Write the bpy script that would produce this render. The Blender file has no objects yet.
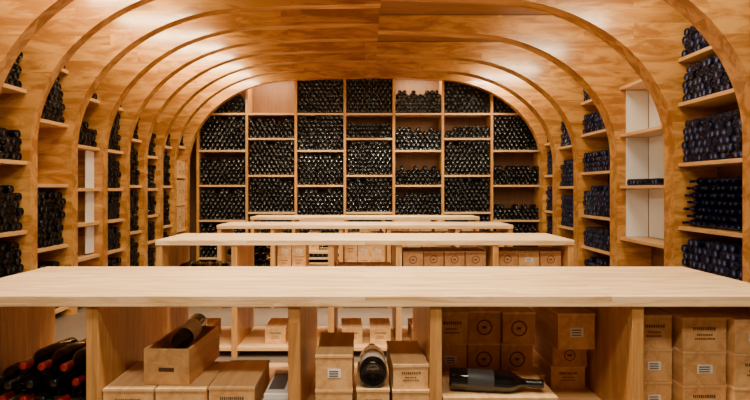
import bpy, math, random
import numpy as np
from mathutils import Vector, Matrix
random.seed(7)
rng=np.random.default_rng(5)
S=bpy.context.scene
COL=S.collection

# ---------------- materials ----------------
def nodes(name):
    m=bpy.data.materials.new(name); m.use_nodes=True
    nt=m.node_tree; b=nt.nodes['Principled BSDF']
    return m,nt,b
def wood(name,c1,c2,axis='X',rough=0.38,plank=(0.7,0.07),var=0.18,stretch=14,coat=0.0,nsc=2.2,lo=.33,hi=.62):
    m,nt,b=nodes(name); N=nt.nodes.new; L=nt.links.new
    tc=N('ShaderNodeTexCoord')
    mp=N('ShaderNodeMapping')
    sw=N('ShaderNodeSeparateXYZ'); cb=N('ShaderNodeCombineXYZ')
    L(tc.outputs['Object'],sw.inputs[0])
    if axis=='X': order=('X','Y','Z')
    elif axis=='Y': order=('Y','X','Z')
    else: order=('Z','X','Y')
    for i,o in enumerate(order): L(sw.outputs[o],cb.inputs[i])
    ad=N('ShaderNodeVectorMath'); ad.operation='ADD'
    cb2=N('ShaderNodeCombineXYZ'); sm=N('ShaderNodeMath'); sm.operation='ADD'
    L(sw.outputs[order[1]],sm.inputs[0]); L(sw.outputs[order[2]],sm.inputs[1])
    L(sw.outputs[order[0]],cb2.inputs[0]); L(sm.outputs[0],cb2.inputs[1])
    br=N('ShaderNodeTexBrick'); br.offset=0.37; br.inputs['Scale'].default_value=1.0
    br.inputs['Brick Width'].default_value=plank[0]; br.inputs['Row Height'].default_value=plank[1]
    br.inputs['Mortar Size'].default_value=0.0; br.inputs['Bias'].default_value=0
    br.inputs['Color1'].default_value=(0,0,0,1); br.inputs['Color2'].default_value=(1,1,1,1)
    L(cb2.outputs[0],br.inputs['Vector'])
    mp.inputs['Scale'].default_value=(1.2,stretch,stretch)
    L(cb.outputs[0],mp.inputs[0])
    sc=N('ShaderNodeVectorMath'); sc.operation='MULTIPLY'; sc.inputs[1].default_value=(9,3,5)
    L(br.outputs['Color'],sc.inputs[0]); L(mp.outputs[0],ad.inputs[0]); L(sc.outputs[0],ad.inputs[1])
    n=N('ShaderNodeTexNoise'); n.inputs['Scale'].default_value=nsc; n.inputs['Detail'].default_value=7
    n.inputs['Roughness'].default_value=0.65; n.inputs['Distortion'].default_value=0.8
    L(ad.outputs[0],n.inputs['Vector'])
    r=N('ShaderNodeValToRGB'); r.color_ramp.elements[0].position=lo; r.color_ramp.elements[1].position=hi
    r.color_ramp.elements[0].color=(*c2,1); r.color_ramp.elements[1].color=(*c1,1)
    L(n.outputs['Fac'],r.inputs[0])
    mx=N('ShaderNodeMix'); mx.data_type='RGBA'; mx.blend_type='MULTIPLY'; mx.inputs[0].default_value=1
    r2=N('ShaderNodeValToRGB'); v=1-var
    r2.color_ramp.elements[0].color=(v,v*0.96,v*0.90,1); r2.color_ramp.elements[1].color=(1,1,1,1)
    L(br.outputs['Color'],r2.inputs[0])
    L(r.outputs[0],mx.inputs[6]); L(r2.outputs[0],mx.inputs[7]); L(mx.outputs[2],b.inputs['Base Color'])
    b.inputs['Roughness'].default_value=rough
    b.inputs['Coat Weight'].default_value=coat; b.inputs['Coat Roughness'].default_value=0.22
    bp=N('ShaderNodeBump'); bp.inputs['Strength'].default_value=0.05; L(n.outputs['Fac'],bp.inputs['Height']); L(bp.outputs[0],b.inputs['Normal'])
    return m
def plain(name,c,rough=0.5,metal=0,noise=0.0,nscale=8,coat=0,spec=0.5):
    m,nt,b=nodes(name)
    b.inputs['Roughness'].default_value=rough; b.inputs['Metallic'].default_value=metal
    b.inputs['Coat Weight'].default_value=coat; b.inputs['Specular IOR Level'].default_value=spec
    n=nt.nodes.new('ShaderNodeTexNoise'); n.inputs['Scale'].default_value=nscale
    r=nt.nodes.new('ShaderNodeValToRGB')
    k=1-noise
    r.color_ramp.elements[0].color=(c[0]*k,c[1]*k,c[2]*k,1); r.color_ramp.elements[1].color=(*c,1)
    tc=nt.nodes.new('ShaderNodeTexCoord'); nt.links.new(tc.outputs['Object'],n.inputs['Vector'])
    nt.links.new(n.outputs['Fac'],r.inputs[0]); nt.links.new(r.outputs[0],b.inputs['Base Color'])
    return m
M_TOP =wood('pale_beech_top',(0.93,0.66,0.37),(0.62,0.35,0.145),'X',0.36,(0.9,0.055),0.16,coat=.15,lo=.36,hi=.58)
M_DIV =wood('beech_upright',(0.64,0.335,0.105),(0.42,0.185,0.045),'Z',0.42,(0.8,0.07),0.18)
M_ARCH=wood('honey_glulam',(0.70,0.355,0.09),(0.40,0.16,0.028),'X',0.30,(2.6,0.16),0.14,stretch=5,coat=.5,nsc=1.5,lo=.42,hi=.58)
M_SHELF=wood('beech_shelf',(0.84,0.52,0.23),(0.66,0.36,0.13),'Y',0.4,(1.2,0.06),0.1)
M_SHELFX=wood('beech_shelf_x',(0.84,0.52,0.23),(0.66,0.36,0.13),'X',0.4,(1.2,0.06),0.1)
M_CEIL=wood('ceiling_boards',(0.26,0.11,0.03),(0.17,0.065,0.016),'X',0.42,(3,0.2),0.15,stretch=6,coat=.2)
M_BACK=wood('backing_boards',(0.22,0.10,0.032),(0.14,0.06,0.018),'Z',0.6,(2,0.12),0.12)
M_CASE=wood('pine_case',(0.80,0.49,0.21),(0.56,0.29,0.10),'Y',0.55,(0.9,0.3),0.1,10)
M_CASE2=wood('pine_case_red',(0.60,0.30,0.11),(0.40,0.17,0.055),'Y',0.55,(0.9,0.3),0.1,10)
M_LID=wood('pine_lid',(0.84,0.56,0.27),(0.62,0.36,0.145),'Y',0.55,(0.9,0.3),0.1,10)
M_INK=plain('stencil_ink',(0.08,0.035,0.015),0.7)
M_PAPER=plain('paper_label',(0.82,0.80,0.76),0.7,noise=0.1)
M_GREYP=plain('grey_print',(0.10,0.10,0.11),0.6)
M_WHITE=plain('white_panel',(0.86,0.87,0.88),0.45,noise=0.04)
M_GLASS=plain('dark_bottle_glass',(0.002,0.0022,0.003),0.12,noise=0.3,spec=.28)
M_GLASSB=plain('blue_black_bottle_glass',(0.002,0.005,0.028),0.12,noise=0.3,spec=.4)
M_GLINT=plain('painted_punt_glint',(0.03,0.032,0.038),0.25,spec=.4)  # lighter punt colour stands in for glints on the bottle bases
M_GLINTB=plain('painted_blue_punt_glint',(0.07,0.11,0.27),0.25)  # bluish reflected light painted into the punt colour as dots
M_GLASSH=plain('bottle_glass',(0.004,0.004,0.005),0.07,coat=0.3)
M_GLABEL=plain('charcoal_label',(0.045,0.045,0.05),0.5)
M_RED=plain('red_capsule',(0.34,0.012,0.01),0.35)
M_BLK=plain('black_capsule',(0.008,0.008,0.01),0.3)
M_FLOOR=plain('stone_floor',(0.17,0.125,0.09),0.4,noise=0.3,nscale=3)
M_PLAST=plain('plaster',(0.20,0.13,0.07),0.8,noise=0.1)

# ---------------- mesh helper ----------------
class MB:
    def __init__(s): s.v=[];s.f=[];s.m=[];s.mats=[];s.sm=[]
    def mi(s,m):
        if m not in s.mats: s.mats.append(m)
        return s.mats.index(m)
    def box(s,x0,x1,y0,y1,z0,z1,m):
        b=len(s.v)
        s.v+=[(x0,y0,z0),(x1,y0,z0),(x1,y1,z0),(x0,y1,z0),(x0,y0,z1),(x1,y0,z1),(x1,y1,z1),(x0,y1,z1)]
        k=s.mi(m)
        for f in ((0,3,2,1),(4,5,6,7),(0,1,5,4),(1,2,6,5),(2,3,7,6),(3,0,4,7)):
            s.f.append(tuple(b+i for i in f)); s.m.append(k); s.sm.append(False)
    def poly(s,pts,m,smooth=False):
        b=len(s.v); s.v+=list(pts); s.f.append(tuple(range(b,b+len(pts)))); s.m.append(s.mi(m)); s.sm.append(smooth)
    def lathe(s,prof,mats,seg,mat4):
        b=len(s.v)
        for r,h in prof:
            for i in range(seg):
                a=2*math.pi*i/seg
                s.v.append(tuple(mat4@Vector((r*math.cos(a),r*math.sin(a),h))))
        for j in range(len(prof)-1):
            for i in range(seg):
                k=(i+1)%seg
                s.f.append((b+j*seg+i,b+j*seg+k,b+(j+1)*seg+k,b+(j+1)*seg+i)); s.m.append(s.mi(mats[j])); s.sm.append(True)
    def obj(s,name,bevel=0,parent=None):
        me=bpy.data.meshes.new(name); me.from_pydata(s.v,[],s.f)
        for m in s.mats: me.materials.append(m)
        me.polygons.foreach_set('material_index',s.m); me.polygons.foreach_set('use_smooth',s.sm); me.update()
        o=bpy.data.objects.new(name,me); COL.objects.link(o)
        if bevel:
            md=o.modifiers.new('bevel','BEVEL'); md.width=bevel; md.segments=2; md.limit_method='ANGLE'
        if parent: o.parent=parent
        return o

# ---------------- room ----------------
WX=3.42; YB=10.08; YF=-1.6; ZC=3.36
def slab(name,*a,mat):
    b=MB(); b.box(*a,mat); return b.obj(name)
slab('floor',-WX-.1,WX+.1,YF-.1,YB+.1,-.1,0,mat=M_FLOOR)
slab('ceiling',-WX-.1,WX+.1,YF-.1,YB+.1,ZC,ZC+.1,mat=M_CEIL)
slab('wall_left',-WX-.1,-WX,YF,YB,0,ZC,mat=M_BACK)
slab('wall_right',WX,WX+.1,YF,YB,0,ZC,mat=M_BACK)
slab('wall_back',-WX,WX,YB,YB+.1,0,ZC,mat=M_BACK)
slab('wall_front',-WX,WX,YF-.1,YF,0,ZC,mat=M_PLAST)

# ---------------- arches ----------------
XS=0.16
def arch(side,y0,t):
    inner=[];outer=[]
    OX=WX-.01;OZ=ZC-.005
    for z in (0,0.6,1.2): inner.append((3.0,z)); outer.append((OX,z))
    n=36; cx,cz,a,bb=1.2,1.68,1.8,1.46
    for i in range(n+1):
        th=math.pi/2*i/n
        inner.append((cx+a*math.cos(th),cz+bb*math.sin(th)))
        q=i/n
        if q<=.5: outer.append((OX,cz+(OZ-cz)*q*2))
        else: outer.append((OX+(cx-OX)*(q-.5)*2,OZ))
    inner.append((0.7,3.165)); outer.append((0.7,OZ))
    cxs= XS if side>0 else -XS
    inner.append((cxs,3.18)); outer.append((cxs,OZ))
    b=MB(); s=side
    for i in range(len(inner)-1):
        (x0,z0),(x1,z1)=inner[i],inner[i+1]; (u0,w0),(u1,w1)=outer[i],outer[i+1]
        y1=y0+t
        q=[(s*x0,y0,z0),(s*x1,y0,z1),(s*u1,y0,w1),(s*u0,y0,w0)]
        r=[(p[0],y1,p[2]) for p in q]
        b.poly(q,M_ARCH); b.poly(r,M_ARCH)
        b.poly([(s*x0,y0,z0),(s*x0,y1,z0),(s*x1,y1,z1),(s*x1,y0,z1)],M_ARCH)
        b.poly([(s*u0,y0,w0),(s*u1,y0,w1),(s*u1,y1,w1),(s*u0,y1,w0)],M_ARCH)
    (x0,z0),(u0,w0)=inner[-1],outer[-1]
    b.poly([(s*x0,y0,z0),(s*x0,y1,z0),(s*u0,y1,w0),(s*u0,y0,w0)],M_ARCH)
    return b.obj('wooden_arch_rib')
LY=[2.4,3.07,3.74,4.38,5.02,5.72,6.40,7.02,7.60,8.20,8.80,9.46]
RY=[1.85,3.05,4.25,5.42,6.66,7.86,8.76,9.46]
for y in LY: arch(-1,y,.13 if y!=5.02 else .11)
for y in RY: arch(1,y,.20 if y<9 else .13)
LT=.13; RT=.20

# ---------------- bottle mass ----------------
PR=[(0.0,0.016),(0.020,0.012),(0.030,0.0015),(0.0345,0.0),(0.0375,0.005),(0.0375,0.185),(0.031,0.212),(0.0148,0.238),(0.0138,0.285),(0.0152,0.287),(0.0148,0.299),(0.0,0.30)]
def unit(seg):
    v=[];f=[];m=[]
    for r,h in PR:
        for i in range(seg):
            a=2*math.pi*(i+.5)/seg; v.append((r*math.cos(a),r*math.sin(a),h))
    for j in range(len(PR)-1):
        for i in range(seg):
            k=(i+1)%seg; f.append((j*seg+i,j*seg+k,(j+1)*seg+k,(j+1)*seg+i)); m.append(1 if j==0 else 0)
    return np.array(v,np.float32),np.array(f,np.int32),np.array(m,np.int32)
def mass(name,items,mat,seg=12,mat2=None):
    V,F,MI=unit(seg); n=len(items)
    allv=np.empty((n,len(V),3),np.float32)
    cache={}
    for i,(p,ax) in enumerate(items):
        if ax not in cache:
            cache[ax]=np.array(Vector(ax).to_track_quat('Z','Y').to_matrix(),np.float32)
        R=cache[ax]
        sc=1+rng.uniform(-.01,.01)
        allv[i]=(V*np.array([sc,sc,1],np.float32))@R.T+np.array(p,np.float32)
    allf=(F[None]+ (np.arange(n,dtype=np.int32)*len(V))[:,None,None]).reshape(-1,4)
    me=bpy.data.meshes.new(name)
    me.vertices.add(n*len(V)); me.vertices.foreach_set('co',allv.ravel())
    me.loops.add(allf.size); me.loops.foreach_set('vertex_index',allf.ravel())
    me.polygons.add(len(allf)); me.polygons.foreach_set('loop_start',np.arange(0,allf.size,4,dtype=np.int32))
    me.polygons.foreach_set('loop_total',np.full(len(allf),4,np.int32))
    me.polygons.foreach_set('use_smooth',np.ones(len(allf),bool))
    me.materials.append(mat); me.materials.append(mat2 or M_GLINT)
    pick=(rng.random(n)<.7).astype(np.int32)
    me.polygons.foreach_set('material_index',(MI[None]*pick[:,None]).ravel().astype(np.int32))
    me.update(calc_edges=True); me.validate()
    o=bpy.data.objects.new(name,me); COL.objects.link(o); return o
P=0.0755;RH=0.0658
def fill(items,plane,side,u0,u1,z0,rows,neck=False,ragged=True,jit=.006):
    w=u1-u0; n=int((w-0.002)/P)
    pitch=w/n if n else P
    for r in range(rows):
        cnt=n-(r%2)
        for i in range(cnt):
            if ragged and r==rows-1 and random.random()<0.25: continue
            u=u0+pitch*(i+.5+(.5 if r%2 else 0)); z=z0+.0378+r*RH
            j=random.uniform(-jit,jit)
            if side=='B':
                p,a=((u,plane+j,z),(0,1,0))
                if neck: p,a=((u,plane+.3+j,z),(0,-1,0))
            elif side=='L':
                p,a=((-plane+j,u,z),(-1,0,0))
                if neck: p,a=((-plane-.3+j,u,z),(1,0,0))
            else:
                p,a=((plane+j,u,z),(1,0,0))
                if neck: p,a=((plane+.3+j,u,z),(-1,0,0))
            items.append((p,a))

# ---------------- back shelving ----------------
bx=[-2.90,-2.05,-1.20,-.35,.50,1.35,2.20,3.05]
Y0=9.70
b=MB()
for x in bx: b.box(x-.022,x+.022,Y0,YB-.005,0,ZC-.01,M_DIV)
A=[.10,.753,1.36,1.966,2.607]; Bp=[.10,.891,1.533,2.174,2.607]
zt=3.34
back=[]
rowsA={0:[8,8,7,8,5],1:[8,8,8,7,0],2:[8,8,8,8,8],3:[8,8,8,4,8],4:[8,7,5,6,6],5:[8,8,8,3,8],6:[8,4,5,8,8]}
for c in range(7):
    lev=A if c%2==0 else Bp
    x0,x1=bx[c]+.022,bx[c+1]-.022
    for k,z in enumerate(lev):
        b.box(x0,x1,Y0+.005,YB-.01,z-.032,z,M_SHELFX)
        top=lev[k+1]-.032 if k+1<len(lev) else zt
        rmax=int((top-z-.078)/RH)+1
        rows=min(rowsA[c][k],rmax) if rowsA[c][k]<8 else rmax
        fill(back,Y0+.03,'B',x0+.003,x1-.003,z,rows)
b.obj('back_wall_shelving',.002)
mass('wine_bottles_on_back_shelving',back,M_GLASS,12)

# ---------------- side shelving ----------------
PX=3.05
def side_shelves(side,bays,name,mat,panels,mat2):
    s=MB(); items=[]
    sg=-1 if side=='L' else 1
    for (y0,y1,levels,rows,neck) in bays:
        for k,z in enumerate(levels):
            xa,xb=sorted((sg*(PX-.02),sg*(WX-.01)))
            s.box(xa,xb,y0,y1,z-.034,z,M_SHELF)
            if rows[k]>0:
                top=(levels[k+1]-.034) if k+1<len(levels) else 3.3
                rm=int((top-z-.078)/RH)+1
                fill(items,PX+.01,side,y0+.008,y1-.008,z,min(rows[k],rm),neck[k] if neck else False,jit=.014)
    for (ya,yb,za,zb,xp) in panels:
        xa,xb=sorted((sg*xp,sg*(xp+.02)))
        s.box(xa,xb,ya,yb,za,zb,M_WHITE)
    s.obj(name+'_shelving',.002)
    mass('wine_bottles_on_'+name+'_shelving',items,mat,12,mat2)
def bays(Y,T):
    return [(Y[i]+T,Y[i+1]) for i in range(len(Y)-1)]
lb=bays(LY,LT)
LV1=[.10,.42,.92,1.54,2.18,2.62]; LV2=[.10,.73,1.34,1.95,2.5]; LV3=[.10,.55,.92,1.30,1.76,2.3]
Ldef=[]
cfg=[(LV1,[3,6,7,7,5,5]),(LV2,[7,7,7,6,5]),(LV1,[3,6,7,7,5,5]),
     (LV1,[3,6,6,4,7,4]),
     (LV2,[7,8,0,7,4]),
     (LV3,[0,0,0,0,4,5]),
     (LV3,[5,5,5,6,7,5]),(LV2,[8,8,8,7,5]),(LV3,[5,5,5,5,6,5]),(LV2,[8,8,8,7,5]),
     ([.10,.62,1.05,1.5,2.0,2.5],[0,0,0,0,5,4])]
for (y0,y1),(lv,rw) in zip(lb,cfg): Ldef.append((y0,y1,lv,rw,None))
side_shelves('L',Ldef,'left_wall',M_GLASS,[(6.22,6.39,.57,1.72,3.09)],M_GLINT)
rb=bays(RY,RT)
RV1=[.10,.42,.93,1.54,2.12,2.55]; RV2=[.10,.72,1.33,1.94,2.5]; RV3=[.10,.5,.93,1.52,2.05,2.5]
cfgR=[(RV1,[4,6,7,7,5,5],None),(RV1,[4,6,7,7,5,5],None),
      (RV1,[4,6,7,6,5,4],[0,0,1,0,0,0]),
      (RV2,[0,0,1,0,0],None),
      (RV3,[4,4,6,4,4,4],None),(RV2,[6,7,6,6,5],None),(RV3,[4,5,6,6,5,5],None)]
Rdef=[(y0,y1,lv,rw,nk) for (y0,y1),(lv,rw,nk) in zip(rb,cfgR)]
RP=[]
for za,zb in ((.725,1.29),(1.335,1.9),(1.945,2.46)):
    RP.append((5.9,6.63,za,zb,3.36))
side_shelves('R',Rdef,'right_wall',M_GLASSB,RP,M_GLINTB)
b=MB()
for za,zb in ((.725,1.29),(1.335,1.9),(1.945,2.46)): b.box(3.10,3.355,6.635,6.655,za,zb,M_WHITE)
b.obj('white_bay_panel')

# ---------------- tables ----------------
TW=1.6; TZ=.90
BACKS=[2.82,4.95,6.64,8.37]; TDS=[.78,.68,.60,.56]
DX=[-1.575,-1.0,-.26,.26,1.0,1.575]
for yb,TD in zip(BACKS,TDS):
    yf=yb-TD; b=MB()
    b.box(-TW,TW,yf,yb,TZ-.04,TZ,M_TOP)
    for x in DX: b.box(x-.022,x+.022,yf+.01,yb-.01,0,TZ-.04,M_DIV)
    for i in range(5):
        x0,x1=DX[i]+.022,DX[i+1]-.022
        b.box(x0,x1,yf+.014,yb-.014,.385,.42,M_SHELFX)
        b.box(x0,x1,yf+.014,yb-.014,.05,.08,M_SHELFX)
    b.obj('display_table',.003)

# ---------------- wine cases ----------------
cm={}
def case_mesh(w,h,l,style):
    key=(w,h,l,style)
    if key in cm: return cm[key]
    b=MB(); m=(M_CASE,M_CASE2,M_CASE)[style%3]
    t=.009
    b.box(-w/2,w/2,0,t,0,h-t,m); b.box(-w/2,w/2,l-t,l,0,h-t,m)
    b.box(-w/2,-w/2+t,t,l-t,0.0,h-t,m); b.box(w/2-t,w/2,t,l-t,0,h-t,m)
    b.box(-w/2+t,w/2-t,t,l-t,0,t,m)
    b.box(-w/2-.002,w/2+.002,-.002,l+.002,h-t,h,M_LID)
    e=-.0012
    if style==0:
        b.box(-w*.17,w*.19,e,0,h*.34,h*.60,M_PAPER)
        for k in range(3): b.box(-w*.13,w*.12,e*1.8,e,h*(.38+.07*k),h*(.41+.07*k),M_GREYP)
    elif style==1:
        n=20
        for i in range(n):
            a0=2*math.pi*i/n;a1=2*math.pi*(i+1)/n;R0=h*.20;R1=h*.245;cz=h*.5
            b.poly([(R0*math.cos(a0),e,cz+R0*math.sin(a0)),(R1*math.cos(a0),e,cz+R1*math.sin(a0)),(R1*math.cos(a1),e,cz+R1*math.sin(a1)),(R0*math.cos(a1),e,cz+R0*math.sin(a1))],M_INK)
        b.box(-w*.07,w*.07,e,0,h*.46,h*.54,M_INK)
    elif style==2:
        for r,(zz,ww,hh) in enumerate(((.62,.26,.09),(.46,.17,.05),(.34,.22,.05))):
            x=-w*ww
            while x<w*ww:
                d=random.uniform(.003,.006); b.box(x,x+d,e,0,h*zz,h*zz+h*hh,M_INK); x+=d+.003
    o=b.obj('tmp'); me=o.data; bpy.data.objects.remove(o); cm[key]=me; return me
def case(x,y,z,w=.15,h=.127,l=.33,style=0,rot=0):
    me=case_mesh(w,h,l,style)
    o=bpy.data.objects.new('wooden_wine_case',me); COL.objects.link(o)
    o.location=(x,y,z+.0005); o.rotation_euler=(0,0,math.radians(rot)); return o
G=.128
for r in range(3):
    case(1.115,2.16,.42+G*r,.135,.127,.33,(0,0,2)[r],random.uniform(-1.5,1.5))
    case(1.285,2.12,.42+G*r,.165,.127,.33,(2,0,2)[r],random.uniform(-1.5,1.5))
    case(1.462,2.09,.42+G*r,.165,.127,.33,(0,2,0)[r],random.uniform(-1.5,1.5))
case(.57,2.44,.42,.42,.06,.32,5)
for i,x in enumerate((.372,.516,.66)):
    case(x,2.43,.481,.138,.14,.33,(0,1,1)[i])
    case(x,2.40+.02*(i%2),.622,.138,.14,.33,(2,1,1)[i],random.uniform(-2,2))
case(.885,2.44,.42,.148,.10,.33,2)
case(.885,2.42,.521,.148,.10,.33,1)
case(.880,2.33,.622,.155,.15,.33,0,2)
case(.50,2.065,.42,.42,.10,.30,5)
case(-.88,2.08,.42,.185,.127,.33,2); case(-.685,2.08,.42,.185,.127,.33,0); case(-.50,2.10,.42,.17,.127,.33,2)
for r in range(2): case(-.115,2.07,.42+G*r,.135,.127,.33,(2,0)[r])
case(.030,2.075,.42,.12,.127,.33,2)
case(.170,2.065,.42,.135,.127,.33,0); case(.170,2.075,.548,.13,.09,.33,2,2)
def stack(x0,x1,y,n,w,styles):
    x=x0+w/2+.006
    while x+w/2<=x1:
        k=n if isinstance(n,int) else random.choice(n)
        for r in range(k): case(x,y+random.uniform(0,.03),.42+G*r,w,.127,.33,random.choice(styles),random.uniform(-1,1))
        x+=w+.008
for yb,TD in list(zip(BACKS,TDS))[1:]:
    yf=yb-TD
    stack(.29,.975,yf+.08,3,.155,[1,2,1])
    stack(1.03,1.55,yf+.1,3,.16,[0,1])
    stack(-.23,.23,yf+.1,(2,3),.14,[0,2])
    stack(-.97,-.5,yf+.12,(1,2),.15,[0,2])
    for x in (-1.3,-.7,-.1,.12,.45,.7,1.25):
        case(x,yf+.1,.08,.16,.127,.33,random.choice([0,1,2]),random.uniform(-3,3))
    it=[]
    for r in range(4):
        for i in range(6-(r%2)):
            it.append(((-1.50+.08*i+.04*(r%2),yf+.42+random.uniform(-.02,.02),.42+.038+r*RH),(0,-1,0)))
    mass('pile_of_wine_bottles',it,M_GLASS,14)
for x in (-1.3,-.7,-.1,.45,1.25): case(x,2.2,.08,.16,.127,.33,random.choice([0,1,2]),random.uniform(-4,4))
for z in (.62,1.05,1.5):
    for r in range(3 if z!=1.5 else 2):
        for yy in (9.02,9.20,9.37):
            o=case(0,0,0,.15,.127,.33,random.choice([0,2])); o.location=(-3.04,yy,z+G*r+.0005); o.rotation_euler=(0,0,math.pi/2)

# ---------------- open case with bottle ----------------
b=MB(); t=.010; w,h,l=.175,.135,.37
b.box(-w/2,w/2,0,t,0,h,M_CASE); b.box(-w/2,w/2,l-t,l,0,h,M_CASE)
b.box(-w/2,-w/2+t,t,l-t,0,h,M_CASE); b.box(w/2-t,w/2,t,l-t,0,h,M_CASE)
b.box(-w/2+t,w/2-t,t,l-t,0,t,M_CASE)
b.box(-.03,.03,-.0015,0,.05,.065,M_INK)
o=b.obj('open_wooden_wine_case',.0015); o.location=(-.752,2.12,.5485); o.rotation_euler=(0,0,math.radians(-3))

def bottle(p,ax,R=.0375,Lh=.30,cap=M_BLK,lab=M_PAPER,name='wine_bottle'):
    k=R/.0375; q=Lh/.30
    pr=[(0,.02*q),(.02*k,.014*q),(.031*k,.001),(.035*k,0),(.0375*k,.005),(.0375*k,.055*q),(.0379*k,.056*q),(.0379*k,.14*q),(.0375*k,.141*q),(.0375*k,.178*q),(.036*k,.192*q),(.030*k,.208*q),(.021*k,.223*q),(.0155*k,.236*q),(.0142*k,.25*q),(.0148*k,.251*q),(.0142*k,.285*q),(.0158*k,.287*q),(.0158*k,.294*q),(.0145*k,.2995*q),(0,.30*q)]
    mats=[M_GLASSH]*6+[lab]+[M_GLASSH]*7+[cap]*6
    b=MB(); mt=Matrix.Translation(p)@Vector(ax).to_track_quat('Z','Y').to_matrix().to_4x4()
    b.lathe(pr,mats,36,mt); return b.obj(name)
bottle((-.728,2.462,.712),(-.14,-.96,-.24),cap=M_BLK)
bottle((.325,2.150,.522+.0415),(1,-.10,-.03),.041,.35,M_BLK,M_GLABEL)
bottle((.030,2.085,.5475+.050),(0,1,0),.050,.36,M_RED,M_PAPER)
for r in range(3):
    n=6-r
    for i in range(n):
        if r==2 and i==0: continue
        x=-1.475+.082*i+.041*r; yb_=2.50+random.uniform(-.03,.03)
        bottle((x,yb_,.42+.0378+r*.0665),(random.uniform(-.16,-.10),-1,0),cap=random.choice([M_RED,M_RED,M_BLK]),lab=random.choice([M_PAPER,M_GLASSH]))
b=MB()
for k in range(5):
    b.box(-.395+.004*k,-.30+.003*k,2.10,2.38,.4215+.02*k,.44+.02*k,M_PAPER if k%2 else M_WHITE)
b.box(-.37,-.31,2.15,2.33,.5215,.5225,M_GREYP)
b.obj('stack_of_magazines')

# ---------------- lights ----------------
WARM=(1,.84,.62)
def area(name,loc,rot,sx,sy,e,c=WARM,spread=180):
    l=bpy.data.lights.new(name,'AREA'); l.shape='RECTANGLE'; l.size=sx; l.size_y=sy; l.energy=e; l.color=c; l.spread=math.radians(spread)
    o=bpy.data.objects.new(name,l); o.location=loc; o.rotation_euler=rot; COL.objects.link(o); return o
def spot(name,loc,rot,e,c=WARM,ang=120,rad=.04):
    l=bpy.data.lights.new(name,'SPOT'); l.energy=e; l.color=c; l.spot_size=math.radians(ang); l.spot_blend=.7; l.shadow_soft_size=rad
    o=bpy.data.objects.new(name,l); o.location=loc; o.rotation_euler=rot; COL.objects.link(o); return o
area('ceiling_lamp',(0,.2,3.3),(0,0,0),1.6,.4,85)
area('ceiling_lamp',(0,1.6,3.3),(0,0,0),2.0,.25,180)
for y in (2.60,3.27,3.94,4.58,5.22,5.92,6.60,7.22,7.80,8.40,9.0):
    spot('downlight',(-.75,y,3.28),(0,0,0),200,ang=86)
for y in (3.34,4.54,5.71,6.95,8.12,9.02):
    spot('downlight',(.75,y,3.28),(0,0,0),290,ang=86)
for (y0,y1) in lb[1:]:
    area('left_strip_lamp',(-2.30,y0+.04,3.17),(math.radians(40),0,0),.8,.04,24,(1,.80,.48))
for (y0,y1) in rb[1:]:
    area('right_strip_lamp',(2.30,y0+.04,3.17),(math.radians(40),0,0),.8,.04,24,(1,.82,.54))
for k in range(7):
    area('back_shelf_lamp',(bx[k]+.42,9.76,3.30),(0,0,0),.6,.04,18 if k in(1,4) else 3)
w=bpy.data.worlds.new('World'); S.world=w; w.use_nodes=True
w.node_tree.nodes['Background'].inputs[0].default_value=(.02,.016,.012,1)

# ---------------- camera ----------------
c=bpy.data.cameras.new('camera'); c.sensor_width=36; c.lens=36*560/750; c.shift_x=10/750; c.shift_y=-11/750
o=bpy.data.objects.new('camera',c); o.location=(0,0,1.29); o.rotation_euler=(math.pi/2,0,0); COL.objects.link(o); S.camera=o
